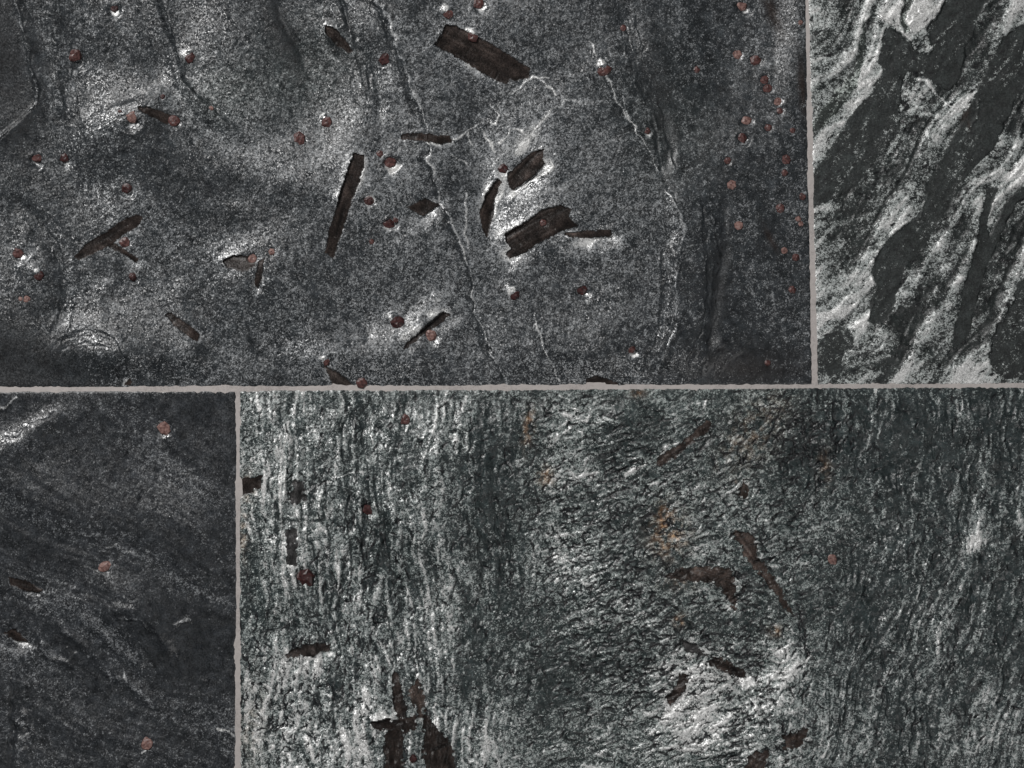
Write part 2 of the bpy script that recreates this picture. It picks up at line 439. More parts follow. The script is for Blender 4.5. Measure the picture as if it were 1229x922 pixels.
def mortar_h(U, V):
    return -0.75 + 0.16 * N(501, 14, 14, U, V) + 0.13 * N(502, 3, 3, U, V) + 0.07 * N(503, 1.2, 1.2, U, V)
EXT_U0, EXT_U1, EXT_V0, EXT_V1 = -300, 1500, -260, 1180
cs, qs_, off = [], [], 0
uu = axis(EXT_U0, EXT_U1, FU0, FU1, 1.6, 8)
tt = np.linspace(0, 1, 19)
A, Bt = np.meshgrid(uu, tt)
Vh = (joint_top(A) - 6) * (1 - Bt) + (joint_bot(A) + 6) * Bt
dip = lambda t: 2.2 * np.clip((np.abs(2 * t - 1) - 0.58) / 0.42, 0, 1)
c, q = sheet('', A, Vh, mortar_h(A, Vh) - dip(Bt), None); cs.append(c); qs_.append(q); off += len(c)
for (el, er, v0, v1, top) in ((up_l, up_r, EXT_V0, None, True), (lo_l, lo_r, None, EXT_V1, False)):
    vv = axis(EXT_V0, 460.5, FV0, FV1, 1.6, 8) if top else axis(471, EXT_V1, FV0, FV1, 1.6, 8)
    A, Bv = np.meshgrid(tt, vv)
    Uh = (el(Bv) - 6) * (1 - A) + (er(Bv) + 6) * A
    over = sstep(452, 460, Bv) if top else 1 - sstep(471, 480, Bv)
    c, q = sheet('', Uh, Bv, mortar_h(Uh, Bv) - 0.12 * over - dip(A), None); cs.append(c); qs_.append(q + off); off += len(c)
mo = mesh_obj('mortar_joint', np.concatenate(cs), np.concatenate(qs_), M_MORTAR)
mo['kind'] = 'structure'; mo['label'] = 'narrow pale grey mortar joints between the dark stone slabs'

GROUP = 'dark schist slabs laid with mortar joints'

# ------------------------------------------------------------------ slab 1: large garnet and hornblende slab
s1 = Slab(EXT_U0, 969.2 + IN, EXT_V0, 461.5 + IN, eu1=lambda v: up_l(v) + IN, ev1=lambda u: joint_top(u) + IN, seed=1)
U, V = s1.U, s1.V
wu = U + 16 * N(101, 45, 45, U, V); wv = V + 16 * N(102, 45, 45, U, V)
left = 1 - sstep(780, 850, wu)                 # granular part; the strip by the cross joint is smoother
s1.h += 4.0 * N(103, 60, 60, wu, wv) + 1.7 * N(104, 24, 24, wu, wv) * (0.4 + 0.6 * left) + 0.12 * N(105, 10, 10, wu, wv) * (0.4 + 0.6 * left)
s1.h += blobs([(148, 155, 62, 48, 25, 10), (315, 335, 62, 50, 0, 9), (770, 400, 130, 80, 0, 8), (655, 285, 60, 46, -25, 6), (545, 300, 52, 60, 0, 6), (455, 260, 60, 90, 15, 6),
               (135, 428, 40, 26, 15, 6), (55, 330, 30, 50, -20, 4), (290, 60, 60, 70, 0, 6), (600, 40, 90, 50, 20, 5), (240, 250, 40, 30, 20, -3), (430, 430, 70, 40, 0, 5), (900, 200, 50, 120, 5, 4)], U, V)
F = s1.fold          # crest lines of the folds; going down the stone, the left flank is on the right-hand side of travel
F([(16, -12), (21, 5), (29, 39), (39, 78), (47, 112), (48, 122), (34, 135), (13, 154), (-12, 175)], 3.0, 9, 4, 0.1, 1)
F([(186, -12), (191, 0), (200, 29), (211, 60), (219, 96), (234, 115), (255, 133), (276, 148), (300, 169)], 4.0, 4, 11, 0.0, 2)
F([(90, -12), (95, 40), (102, 80), (110, 112), (112, 145)], -2.0, 14, 10, 0.0, 3)
F([(62, -12), (66, 50), (72, 100), (84, 150)], 2.4, 7, 7, 0.0, 4)
F([(100, 225), (97, 190), (110, 156), (135, 136), (175, 120), (212, 104)], 4.0, 9, 30, 0.2, 5)
F([(8, 235), (42, 262), (66, 305), (76, 350), (66, 395)], -3.4, 12, 10, -0.05, 6)
F([(30, 270), (26, 300), (32, 340), (50, 380)], 2.2, 8, 8, 0.05, 7)
F([(160, 440), (138, 402), (108, 390), (78, 400), (70, 420), (82, 452)], 1.8, 8, 12, 0.1, 8)
F([(800, 225), (813, 253), (822, 280), (815, 308), (813, 347), (811, 397), (797, 428), (785, 452)], 5.0, 40, 7, 0.1, 10)
F([(745, 0), (765, 60), (790, 120), (800, 180), (796, 215)], -3.0, 10, 20, -0.15, 11)
F([(868, 230), (872, 300), (862, 370), (850, 440)], -3.0, 8, 8, -0.2, 12)
F([(330, -10), (338, 20), (352, 50), (370, 80)], -3.0, 6, 6, -0.25, 13)
F([(408, -10), (425, 35), (442, 75), (452, 120), (448, 150)], -2.4, 8, 4, -0.1, 14)
F([(345, 330), (375, 350), (415, 372), (440, 390), (445, 410)], -2.6, 9, 5, -0.15, 15)
F([(240, 440), (225, 400), (215, 360), (230, 335)], 2.0, 12, 9, 0.0, 16)
F([(135, 330), (120, 360), (125, 390)], 1.6, 8, 8, 0.0, 17)
F([(880, 405), (850, 425), (840, 455)], 2.0, 14, 7, 0.0, 18)
F([(540, 180), (530, 220), (545, 250)], 1.5, 8, 8, 0.1, 19)
s1.bias += blobs([(600, 175, 45, 30, -20, 0.9), (640, 160, 12, 40, 40, 0.8), (560, 320, 200, 150, 0, 0.38), (470, 170, 130, 120, 0, 0.42), (740, 340, 90, 110, 0, 0.28), (105, 402, 40, 20, 20, 0.65), (290, 290, 36, 14, -15, 0.9),
                  (130, 150, 40, 16, -35, 0.4), (430, 400, 120, 60, 0, 0.3), (250, 370, 120, 80, 0, 0.15), (690, 180, 70, 60, 0, 0.3), (270, 170, 60, 30, 25, 0.25),
                  (10, 440, 80, 60, 10, -0.9), (2, 80, 36, 90, -12, -1.7), (195, 195, 70, 34, 12, -0.65), (320, 40, 26, 60, -15, -0.35), (880, 60, 90, 120, 0, -0.1),
                  (890, 300, 60, 190, 0, -0.22), (900, 440, 60, 40, 0, -0.55), (835, 330, 22, 110, 4, -0.35), (110, 70, 50, 60, 0, -0.2), (590, 260, 40, 30, 0, 0.3), (450, 230, 100, 40, 0, 0.1)], U, V)  # mineral tone, plus lit and shaded flanks of the swells painted in
s1.bias += 0.12 * N(110, 26, 26, wu, wv) + 0.14 * N(111, 9, 9, wu, wv) + 0.08
s1.brown += 0.75 * blobs([(928, 14, 8, 26, -22, 1.0), (963, 105, 5, 32, -3, 1.1), (925, 288, 4, 17, -28, 0.9), (900, 442, 60, 22, 0, 0.45)], U, V)
s1.green += blobs([(370, 80, 60, 60, 0, 0.6), (270, 110, 50, 40, 0, 0.6), (800, 150, 60, 80, 0, 0.4)], U, V)
s1.crack += np.clip(N(112, 1.3, 1.8, U, V) - 1.1, 0, 1) * blobs([(862, 345, 9, 60, 5, 1.0), (790, 110, 26, 60, -12, 0.6), (345, 45, 22, 50, -25, 0.8), (10, 420, 70, 50, 0, 0.7), (10, 80, 32, 80, 0, 0.7), (860, 420, 50, 12, 15, 0.8), (780, 260, 24, 40, 0, 0.8)], U, V)
s1.grain_amp = 0.30 + 0.35 * left
s1.flake_k = 1.45
coarse_dark = np.clip(blobs([(0, 70, 34, 90, -12, 1.0), (5, 435, 75, 48, 10, 0.9), (340, 40, 14, 50, -22, 0.8), (790, 120, 18, 70, -12, 0.5), (862, 345, 10, 70, 5, 0.8)], U, V), 0, 1)
s1.roughv += 0.28 * coarse_dark - 0.02; s1.bias -= 0.6 * coarse_dark; s1.crack += 0.55 * coarse_dark
s1.h += blobs([(-45, 70, 60, 110, 0, 12), (-20, 400, 70, 40, 20, 6)], U, V)
V1 = [(449, -8), (452, 0), (466, 26), (475, 49), (487, 86), (497, 117), (508, 138), (514, 161), (516, 193), (523, 226), (537, 259), (552, 290), (566, 334), (570, 376), (581, 404), (594, 430), (606, 460)]
s1.vein(V1, 2.8, 1.0, 1.5, 0.7, 1.4, 1, 'vein', 1)
s1.vein([(562, 230), (556, 256), (556, 282), (560, 296)], 0.8, 0.7, 0.6, 0.6, 0, 1, 'vein', 2)
s1.vein([(638, 376), (649, 402), (659, 430), (675, 456)], 1.1, 1.0, 0.8, 1.0, 0.4, 1, 'vein', 3)
s1.vein([(708, 47), (716, 68)], 1.4, 1.0, 0.8, 0.9, 0, 1, 'vein', 4)
s1.vein([(729, 94), (736, 112), (750, 133), (766, 159), (782, 188), (786, 206)], 1.3, 0.8, 0.9, 1.0, 0.5, 1, 'vein', 5)
s1.vein([(747, 117), (763, 154)], 0.9, 0.6, 0.7, 0.8, 0.4, 1, 'vein', 6)
for k, P in enumerate([[(543, 167), (560, 159), (581, 146), (594, 148), (599, 138), (583, 117)], [(560, 159), (568, 174)], [(544, 187), (560, 198)], [(576, 154), (596, 182)],
                       [(620, 182), (640, 160), (655, 140), (677, 120), (711, 128)], [(612, 112), (620, 107), (638, 91), (649, 96), (667, 115)], [(638, 91), (669, 97)], [(598, 170), (612, 156), (625, 160)]]):
    s1.vein(P, 1.0 if k != 4 else 5.0, 0.8 if k != 4 else 3.5, 0.5, 0.9 if k != 4 else 0.55, 0.2, 1, 'vein' if k != 4 else None, 10 + k)
s1.vein([(800, 230), (813, 253), (822, 280), (815, 308), (813, 347), (811, 397), (797, 428), (787, 446)], 1.8, 1.6, 0.9, 0.6, 0.5, -1, 'vein', 20)
s1.vein([(20, -8), (21, 5), (29, 39), (39, 78), (47, 112), (48, 122), (34, 135), (13, 154), (-4, 169)], 1.5, 1.6, 1.1, 0.6, 0.8, -1, 'vein', 21)
s1.vein([(189, -8), (191, 0), (200, 29), (211, 60), (219, 96), (234, 115), (255, 133), (276, 148), (300, 169)], 1.3, 0.9, 0.7, 0.15, 0.9, -1, None, 22)
s1.vein([(260, 235), (271, 264), (267, 303)], 0.8, 0.8, -1.0, -0.5, 0, 1, None, 23)
s1.vein([(289, 371), (299, 397), (312, 441)], 0.9, 0.9, -1.0, -0.4, 0, 1, None, 24)
s1.vein([(412, 0), (428, 40), (440, 70), (450, 110)], 1.5, 1.5, 1.0, 0.15, 1.2, 1, None, 29)
s1.vein([(928, 350), (932, 374)], 0.7, 0.7, 0.5, 0.6, 0, 1, None, 30)
s1.vein([(941, 355), (943, 440)], 0.6, 0.6, 0.5, 0.45, 0, 1, None, 31)
s1.vein([(835, 382), (838, 376), (833, 374), (829, 380), (834, 383)], 0.7, 0.7, 0.5, 0.5, 0, 1, None, 32)
s1.vein([(600, 222), (599, 232), (596, 245), (592, 262)], 3.0, 1.5, 0.7, 1.3, 0, 1, 'vein', 33)
s1.vein([(660, 192), (668, 200), (640, 216), (614, 236)], 2.5, 3.0, 1.6, 0.6, 0, 1, None, 34)
for k, (P, n_, du, dv) in enumerate([([(52, -10), (58, 40), (66, 90), (78, 140)], 3, 9, 0), ([(98, 230), (95, 188), (109, 154), (135, 133), (176, 116)], 3, 7, 6), ([(40, 258), (64, 300), (74, 350), (62, 400)], 3, 9, -2),
                                     ([(165, 445), (140, 405), (108, 392), (76, 403), (68, 425)], 3, -2, 8), ([(806, 300), (804, 347), (802, 395), (790, 425)], 3, -7, 0), ([(838, 250), (846, 320), (842, 380), (822, 440)], 3, 8, 0), ([(880, 408), (850, 428), (842, 456)], 3, 10, 2),
                                     ([(760, 20), (775, 80), (795, 140), (806, 200)], 3, -9, 2), ([(400, -10), (418, 40), (432, 90), (440, 130)], 2, -9, 2), ([(380, 330), (410, 352), (438, 378)], 3, -6, 9)]):
    for j_ in range(n_):
        s1.vein([(a + du * j_, b + dv * j_) for a, b in P], 1.3, 1.1, 0.55, 0.14, 0.55, 1 if j_ % 2 else -1, None, 61 + k + j_)
L = s1.lath
L([(535, 31), (548, 33), (570, 44), (600, 60), (620, 73), (635, 83), (634, 93), (618, 97), (612, 95), (608, 101), (590, 93), (570, 81), (545, 66), (521, 54), (527, 46), (531, 43)], 0.55, (-0.7, 0.4), seed=1)
L([(391, 31), (400, 34), (414, 48), (423, 62), (418, 62), (404, 53), (391, 39)], 0.55, (-0.6, -0.8), seed=2, wid=5)
L([(482, 163), (497, 160), (526, 163), (539, 163), (541, 170), (529, 172), (508, 169), (483, 167)], 0.6, (0.4, 0.9), seed=3, wid=4)
L([(425, 185), (438, 188), (436, 203), (428, 228), (420, 250), (412, 275), (405, 297), (400, 309), (391, 304), (395, 283), (402, 257), (410, 230), (419, 203)], 0.6, (-0.5, -0.85), seed=4, wid=8)
L([(491, 249), (510, 239), (526, 246), (508, 258), (496, 253)], 0.8, (0.4, 0.3), seed=5, wid=6)
L([(591, 222), (597, 215), (602, 218), (596, 230), (593, 240), (591, 258), (584, 283), (578, 270), (576, 256), (583, 236)], 0.8, (-0.6, -0.8), seed=6, wid=7)
L([(609, 208), (620, 200), (630, 190), (641, 182), (652, 180), (650, 188), (653, 197), (643, 208), (630, 218), (616, 227), (611, 222)], 1.0, (0.4, 0.5), seed=7, wid=9)
L([(606, 281), (630, 268), (651, 253), (672, 247), (684, 252), (681, 262), (693, 271), (672, 278), (646, 292), (628, 303), (612, 309), (607, 305), (615, 298), (609, 292)], 0.95, (-0.2, -0.2), seed=8, wid=11)
L([(677, 281), (706, 277), (733, 277), (733, 283), (706, 285), (688, 284)], 1.1, (0.2, 0.75), seed=9, wid=11)
L([(90, 308), (104, 292), (128, 279), (146, 266), (164, 258), (171, 261), (167, 270), (148, 281), (131, 295), (115, 302), (95, 312)], 0.25, (0.3, 0.6), seed=10, wid=6)
L([(130, 288), (146, 297), (165, 311), (163, 315), (150, 306), (129, 295)], 0.35, (0.5, 0.6), seed=11, wid=5)
L([(167, 130), (182, 131), (206, 139), (202, 150), (188, 143), (173, 136)], 0.3, (-0.2, -0.9), seed=12, wid=7)
L([(200, 378), (206, 376), (224, 389), (240, 402), (237, 409), (227, 403), (211, 391)], 0.35, (0.6, 0.6), seed=13, wid=4)
L([(268, 313), (279, 308), (307, 309), (306, 320), (292, 327), (273, 320)], 0.9, (-0.3, -0.9), seed=14, wid=9, col=3)
L([(311, 316), (318, 311), (315, 332), (310, 346), (307, 342)], 0.5, (0.2, 0.9), seed=15, wid=5)
L([(531, 374), (540, 378), (526, 389), (511, 399), (492, 414), (484, 421), (487, 413), (508, 395)], 1.5, (-0.5, -0.75), seed=16, wid=13)
L([(389, 439), (398, 443), (414, 454), (424, 464), (401, 463)], 0.3, (-0.5, -0.7), seed=17, wid=5, col=3)
L([(703, 455), (716, 452), (742, 460), (742, 463), (706, 463)], 0.7, (-0.3, -0.9), seed=18, wid=4)
L([(150, 461), (156, 455), (158, 459), (156, 462)], 1.0, (-0.8, -0.3), seed=19, wid=3)
G = s1.garnet
for a in [(88, 65, 7.5, 1, 'd'), (137, 9, 5, 0, 'd'), (228, 70, 6, 0, 'u'), (160, 142, 6.5, 2, 'd'), (209, 146, 7, 1, ''), (44, 188, 6.2, 1, 'd'), (77, 189, 5.3, 0, 'd'), (153, 225, 6.5, 0, 'd'),
          (254, 131, 3, 2, ''), (146, 135, 2.2, 1, ''), (462, 70, 7.8, 0, 'b'), (392, 146, 6, 1, 'u'), (359, 167, 7.8, 1, ''), (467, 193, 8.5, 1, 'd'), (456, 185, 4, 1, ''), (443, 241, 5.8, 0, 'b'),
          (538, 17, 6, 1, 'u'), (574, 4, 6.8, 1, 'd'), (568, 45, 6, 1, 'u'), (604, 202, 6, 0, ''), (748, 34, 3.8, 1, ''), (836, 83, 4, 1, ''), (886, 64, 5.5, 2, ''), (908, 71, 6, 1, ''),
          (892, 4, 6, 2, 'd'), (919, 95, 5, 1, ''), (922, 106, 5, 1, ''), (934, 122, 5, 2, ''), (936, 133, 4, 1, ''), (896, 145, 5.6, 2, ''), (922, 154, 4.5, 1, ''), (873, 193, 4.5, 1, ''),
          (878, 223, 5.5, 2, ''), (776, 157, 4, 1, 'd'), (951, 157, 3.5, 1, ''), (943, 192, 6, 1, ''), (941, 208, 4, 1, ''), (963, 236, 4, 1, ''), (961, 27, 3, 2, ''), (21, 304, 6.5, 1, 'r'),
          (47, 331, 6, 0, 'u'), (33, 359, 4, 2, ''), (25, 359, 2.5, 2, ''), (149, 291, 6.5, 1, ''), (158, 332, 4.5, 0, 'd'), (304, 311, 5, 2, ''), (466, 268, 7.5, 0, 'b'), (446, 290, 3, 1, ''),
          (327, 303, 4, 2, ''), (477, 387, 7, 0, 'u'), (517, 402, 7, 2, 'd'), (618, 354, 6, 0, 'u'), (392, 434, 4.5, 1, 'u'), (434, 459, 6.5, 1, ''), (475, 264, 3, 1, ''), (652, 268, 4, 1, ''),
          (698, 346, 7, 0, 'd'), (757, 419, 5, 1, 'd'), (886, 271, 5.5, 2, ''), (921, 436, 3.5, 1, ''), (936, 250, 5.5, 1, ''), (958, 263, 3.5, 2, ''), (961, 269, 3, 2, ''), (941, 301, 4, 2, ''),
          (955, 309, 4.5, 1, ''), (951, 348, 4.5, 1, ''), (196, 117, 3, 0, 'b')]:
    G(*a)
G(725, 85, 6.2, 1, 'u', 1.25, -20); G(890, 165, 5.6, 1, 'd', 1.4, 85)
s1.finish('stone_slab', 'large dark grey slab with many red garnets and black crystal blades', GROUP, gseed=0, mid=0.14)

# ------------------------------------------------------------------ slab 2: folded dark and pale bands
s2 = Slab(977.6 - IN, EXT_U1, EXT_V0, 459.8 + IN, eu0=lambda v: up_r(v) - IN, ev1=lambda u: joint_top(u) + IN, seed=2)
U, V = s2.U, s2.V
s2.h += 1.6 * N(203, 50, 50, U, V) + 0.6 * N(204, 16, 16, U, V)
cr = N(205, 11, 2.6, U + 5 * N(207, 14, 14, U, V), V + 5 * N(208, 14, 14, U, V), -22)
s2.h += 0.45 * cr + 0.5 * N(206, 4, 4, U, V)
s2.bias += 1.5 + 0.38 * cr + 0.3 * N(211, 12, 12, U, V)
lay = N(209, 46, 1.5, U + 9 * N(207, 30, 30, U, V), V + 9 * N(208, 30, 30, U, V), -57); lay2 = N(210, 60, 4.5, U + 12 * N(207, 30, 30, U, V), V + 12 * N(208, 30, 30, U, V), -57)
s2.h += 0.25 * lay + 0.9 * lay2
s2.bias += 0.40 * lay + 0.50 * lay2
s2.green += 0.4
s2.roughv += 0.06
DB = [
 ('dark_band', [(1190, -120), (1136, -10), (1128, 13), (1115, 31), (1117, 50), (1117, 62), (1102, 64), (1091, 52), (1076, 39), (1063, 34), (1057, 52), (1057, 86), (1047, 109), (1024, 135), (1008, 161), (987, 193), (974, 210),
                (970, 250), (1005, 236), (1030, 222), (1045, 203), (1062, 180), (1078, 155), (1082, 120), (1085, 90), (1098, 84), (1122, 97), (1140, 108), (1152, 96), (1157, 78), (1162, 55), (1176, 20), (1188, -10), (1240, -120)], 2.3, 0.5),
 ('dark_band', [(1340, -50), (1229, 29), (1203, 47), (1190, 75), (1172, 109), (1159, 135), (1149, 156), (1136, 180), (1125, 200), (1112, 221), (1109, 246), (1105, 258), (1089, 268), (1068, 285), (1055, 303), (1044, 324),
                (1051, 342), (1046, 365), (1042, 384), (1060, 388), (1074, 372), (1080, 340), (1092, 316), (1108, 296), (1122, 272), (1138, 254), (1144, 233), (1157, 216), (1173, 195), (1191, 177), (1204, 156), (1216, 130), (1220, 115), (1345, 40)], 2.6, 0.4),
 ('dark_band', [(1186, 226), (1180, 253), (1172, 282), (1167, 316), (1159, 339), (1154, 368), (1146, 397), (1143, 410), (1152, 416), (1164, 402), (1169, 376), (1177, 342), (1185, 316), (1201, 287), (1208, 264), (1222, 243), (1300, 200),
                (1300, 190), (1222, 228), (1208, 240), (1199, 262), (1188, 284), (1184, 270), (1190, 248), (1198, 226)], 2.5, 0.3),
 ('dark_band', [(1380, 230), (1229, 334), (1219, 342), (1216, 365), (1198, 394), (1185, 423), (1190, 446), (1208, 455), (1330, 456), (1400, 330)], 2.4, 0.5),
 ('dark_band', [(972, 410), (997, 399), (1021, 397), (1026, 410), (1014, 433), (1003, 446), (972, 452)], 1.9, 0.8),
 ('green_band', [(1089, -10), (1078, 23), (1086, 40), (1091, 36), (1086, 26), (1099, -10)], 1.4, 0.3),
 ('green_band', [(1036, 24), (1031, 65), (1024, 86), (1003, 109), (974, 151), (970, 166), (1005, 135), (1024, 112), (1034, 86), (1040, 40)], 1.5, 0.4),
 ('dark_band', [(1240, 40), (1240, 70), (1228, 80), (1222, 72), (1230, 50)], 1.6, 0.5),
]
s2.calm = np.zeros(U.shape, np.float32)
for k, (nm, P, st, rag) in enumerate(DB):
    q = s2.box(P, 30); u, v = s2.U[q], s2.V[q]
    sd = poly_sd(P, u, v) + rag * 2.0 * N(230 + k, 2.0, 2.0, u, v) + 2.0 * rag * N(250 + k, 7, 7, u, v)
    ins = sstep(1.2, -1.2, sd) if False else np.clip(0.5 - sd / 2.0, 0, 1)
    s2.bias[q] = s2.bias[q] * (1 - ins) + ins * (1.3 - st + 0.30 * N(212, 2, 2, u, v) + 0.45 * lay[q] + 0.25 * N(213, 12, 12, u, v)) - 0.15 * np.exp(-np.abs(sd) / 5)
    if k in (0, 1, 2):                                         # the right flank of a fold grades into the pale rock
        sr = poly_sd(P, u - 20, v - 6) + 6 * N(270 + k, 6, 6, u, v) + 3 * N(274 + k, 2, 2, u, v)
        soft = (1 - ins) * np.clip(0.5 - sr / 30, 0, 1)
        s2.bias[q] -= 1.35 * soft; s2.h[q] -= 1.0 * soft; s2.crack[q] += 0.9 * soft * np.clip(N(276, 2.4, 1.2, u, v, -25) - 0.9, 0, 1)
    s2.h[q] -= 1.6 * sstep(0, 1, np.clip(0.5 - sd / 5.0, 0, 1))      # softer mineral weathers back
    s2.parts.append(nm); i_ = s2.id[q]; i_[sd < 0] = len(s2.parts)
    s2.h[q] = s2.h[q] * (1 - 0.75 * ins) - 0.75 * ins
    s2.calm[q] = np.maximum(s2.calm[q], ins)
    if nm == 'green_band': s2.green[q] += 0.8 * ins
    s2.roughv[q] += 0.25 * ins
# weathered rough zones beside the bands, finer mixed with dark grains
s2.bias += 1.0 * blobs([(1005, 40, 32, 60, 25, -0.85), (1085, 190, 22, 60, 38, -0.9), (1125, 90, 26, 18, 0, -0.8), (1140, 330, 42, 60, 25, -1.0), (1105, 385, 60, 34, -10, -0.9), (1035, 245, 70, 24, -40, -0.8), (1020, 300, 26, 26, 0, -0.4),
                  (1090, 430, 70, 20, -15, -0.7), (1160, 100, 30, 60, 25, -0.35), (1200, 205, 20, 40, 35, -0.3), (1215, 130, 20, 40, 30, -0.2), (1020, 440, 40, 12, 0, -0.4),
                  (1030, 100, 14, 70, 25, 0.35), (1010, 170, 12, 60, 35, 0.35), (1040, 370, 40, 24, -20, 0.35), (1200, 340, 20, 50, 20, 0.4), (1090, 235, 16, 40, 30, 0.3), (1105, 170, 18, 50, 30, 0.1)], U, V)
s2.crack += np.clip(N(221, 2.2, 1.1, U, V, -20) - 1.5, 0, 1) * 0.9
s2.vein([(1040, 22), (1050, 18), (1064, 25), (1078, 36), (1090, 50), (1100, 62), (1116, 62)], 1.6, 1.6, 1.2, 0.5, 0.8, 1, 'vein', 41)
s2.vein([(1100, 92), (1120, 106), (1138, 124), (1152, 134), (1160, 128), (1166, 118), (1178, 122), (1172, 142), (1164, 152)], 1.4, 2.4, 1.0, 0.9, 0.2, 1, 'vein', 42)
s2.brown += 0.7 * blobs([(1159, 138, 4, 9, 30, 1.0), (1163, 150, 2.5, 7, 0, 0.9)], U, V)
s2.vein([(1110, 240), (1105, 258), (1089, 267), (1068, 284), (1055, 302), (1044, 322)], 1.6, 1.4, 1.0, 0.4, 0, 1, None, 43)
s2.vein([(1046, 330), (1051, 343), (1046, 366), (1041, 384), (1020, 394)], 1.6, 1.6, 1.0, 0.5, 0, 1, None, 44)
s2.vein([(1135, 78), (1108, 80)], 1.2, 1.0, 0.8, 0.7, 0.3, 1, None, 45)
s2.grain_amp = 1.15 - 0.40 * s2.calm
s2.finish('stone_slab', 'slab with folded dark and pale grey bands like zebra stripes', GROUP, gseed=3, dark=(0.018, 0.0205, 0.021), pale=(0.355, 0.372, 0.372), mid=0.28)

# ------------------------------------------------------------------ slab 3: smooth dark slab with fine slanting lines
s3 = Slab(EXT_U0, 282 + IN, 471 - IN, EXT_V1, eu1=lambda v: lo_l(v) + IN, ev0=lambda u: joint_bot(u) - IN, seed=3)
U, V = s3.U, s3.V
wu = U + 14 * N(301, 50, 50, U, V); wv = V + 14 * N(302, 50, 50, U, V)
s3.h += blobs([(150, 735, 62, 40, 30, 9), (90, 600, 100, 60, 20, 7), (40, 520, 60, 16, -32, 4), (110, 900, 110, 60, 20, 6), (250, 640, 70, 50, 20, 5), (240, 800, 50, 36, 0, -4)], U, V)
s3.h += 2.6 * N(303, 60, 60, U, V) + 0.9 * N(304, 40, 12, wu, wv, 30) + 0.10 * N(305, 22, 2.4, wu, wv, 27) + 0.10 * N(306, 12, 1.3, wu, wv, 24)
s3.bias += 0.02 + 0.20 * N(307, 30, 1.3, wu, wv, 27) + 0.34 * N(308, 55, 14, wu, wv, 32)
s3.bias += blobs([(60, 725, 30, 18, -20, 0.75), (45, 770, 16, 30, 0, 0.5), (30, 515, 45, 10, -30, 0.6), (110, 692, 95, 18, 8, 0.6), (235, 570, 60, 30, 25, 0.2), (135, 765, 75, 16, 38, 0.8), (170, 830, 60, 8, 28, 0.45), (5, 800, 14, 60, 0, 0.4), (250, 690, 40, 14, -15, 0.3),
                  (95, 575, 55, 40, 25, -0.7), (230, 790, 58, 50, 0, -1.8), (235, 740, 45, 18, 10, -0.45), (220, 485, 60, 16, 0, -0.3), (95, 770, 26, 10, 30, -0.4), (70, 880, 60, 50, 0, -0.1), (200, 640, 60, 30, 20, -0.2)], U, V)  # pale and dark sweeps; lit and shaded flanks also painted into the grains
s3.crack += np.clip(N(309, 1.2, 1.2, U, V) - 1.2, 0, 1) * blobs([(225, 800, 45, 30, 0, 0.7)], U, V)
s3.fold([(-12, 545), (20, 528), (60, 495), (92, 474)], 1.8, 10, 14, 0.0, 1)
s3.fold([(60, 742), (95, 770), (130, 800), (172, 830), (198, 846)], 2.6, 6, 7, 0.15, 2)
s3.fold([(95, 735), (125, 758), (152, 785), (176, 800)], 2.6, 6, 7, 0.1, 3)
s3.fold([(128, 730), (160, 735), (190, 758), (204, 786)], 2.6, 7, 8, 0.1, 4)
s3.fold([(50, 772), (62, 792), (80, 796), (92, 780)], 2.0, 4, 5, 0.1, 5)
s3.fold([(30, 850), (24, 880), (24, 935)], 3.0, 8, 6, 0.1, 6)
s3.vein([(-6, 492), (8, 485), (20, 477)], 2.4, 1.4, 1.0, 1.1, 0.4, 1, 'vein', 51)
s3.vein([(-6, 530), (14, 523), (34, 509), (52, 503), (66, 490)], 1.8, 0.9, 0.7, 0.4, 0.3, 1, 'vein', 52)
s3.vein([(72, 752), (92, 772), (110, 795), (140, 815), (165, 830), (186, 848)], 2.4, 2.0, 0.6, 0.45, 0.2, 1, None, 53)
s3.vein([(84, 745), (108, 770), (132, 790), (150, 812)], 1.6, 1.4, 0.5, 0.4, 0.2, 1, None, 54)
s3.vein([(48, 772), (58, 790), (72, 797), (84, 788), (82, 778)], 1.4, 1.2, 0.9, 0.35, 0.4, 1, None, 55)
s3.vein([(140, 742), (165, 742), (188, 760), (196, 775)], 1.8, 1.4, 1.0, 0.35, 0.6, 1, None, 56)
s3.vein([(11, 800), (12, 840), (15, 880), (14, 935)], 1.4, 1.6, -2.2, -0.8, 0, 1, None, 57)
s3.vein([(22, 870), (34, 866), (36, 880), (24, 895), (22, 925)], 4, 4, 1.8, 0.25, 0.5, 1, None, 58)
s3.vein([(98, 640), (130, 655), (170, 670)], 1.3, 1.0, 0.6, 0.4, 0.2, 1, None, 59)
s3.vein([(258, 872), (270, 878), (280, 884)], 1.8, 1.4, 0.8, 1.0, 0, 1, 'vein', 60)
s3.vein([(166, 580), (174, 630), (182, 645)], 0.6, 0.6, -0.6, -0.3, 0, 1, None, 61)
s3.lath([(10, 694), (29, 697), (50, 708), (45, 712), (23, 706), (13, 702)], 0.4, (0.4, 0.6), seed=31, wid=6)
s3.lath([(5, 760), (16, 756), (31, 770), (22, 771), (10, 765)], 0.7, (0.7, 0.1), seed=32, wid=7)
s3.bias += 1.5 * np.exp(-(np.hypot(U - 203, V - 516) / 9) ** 2)
s3.bias += 1.8 * np.exp(-(np.hypot((U - 132), (V - 677)) / 7) ** 2)
for a in [(197, 514, 8.0, 2, '', 1.1, 60), (126, 680, 6.5, 2, '', 1.5, -28), (177, 892, 7.5, 2, '')]: s3.garnet(*a)
s3.vein([(211, 750), (217, 745), (222, 744)], 3.0, 2.4, 1.6, 1.4, 0, 1, 'vein', 62)
s3.vein([(172, 904), (175, 901)], 2.4, 1.5, 0.8, 1.0, 0, 1, None, 63)
s3.grain_amp = 0.5
s3.flake_k = 1.2
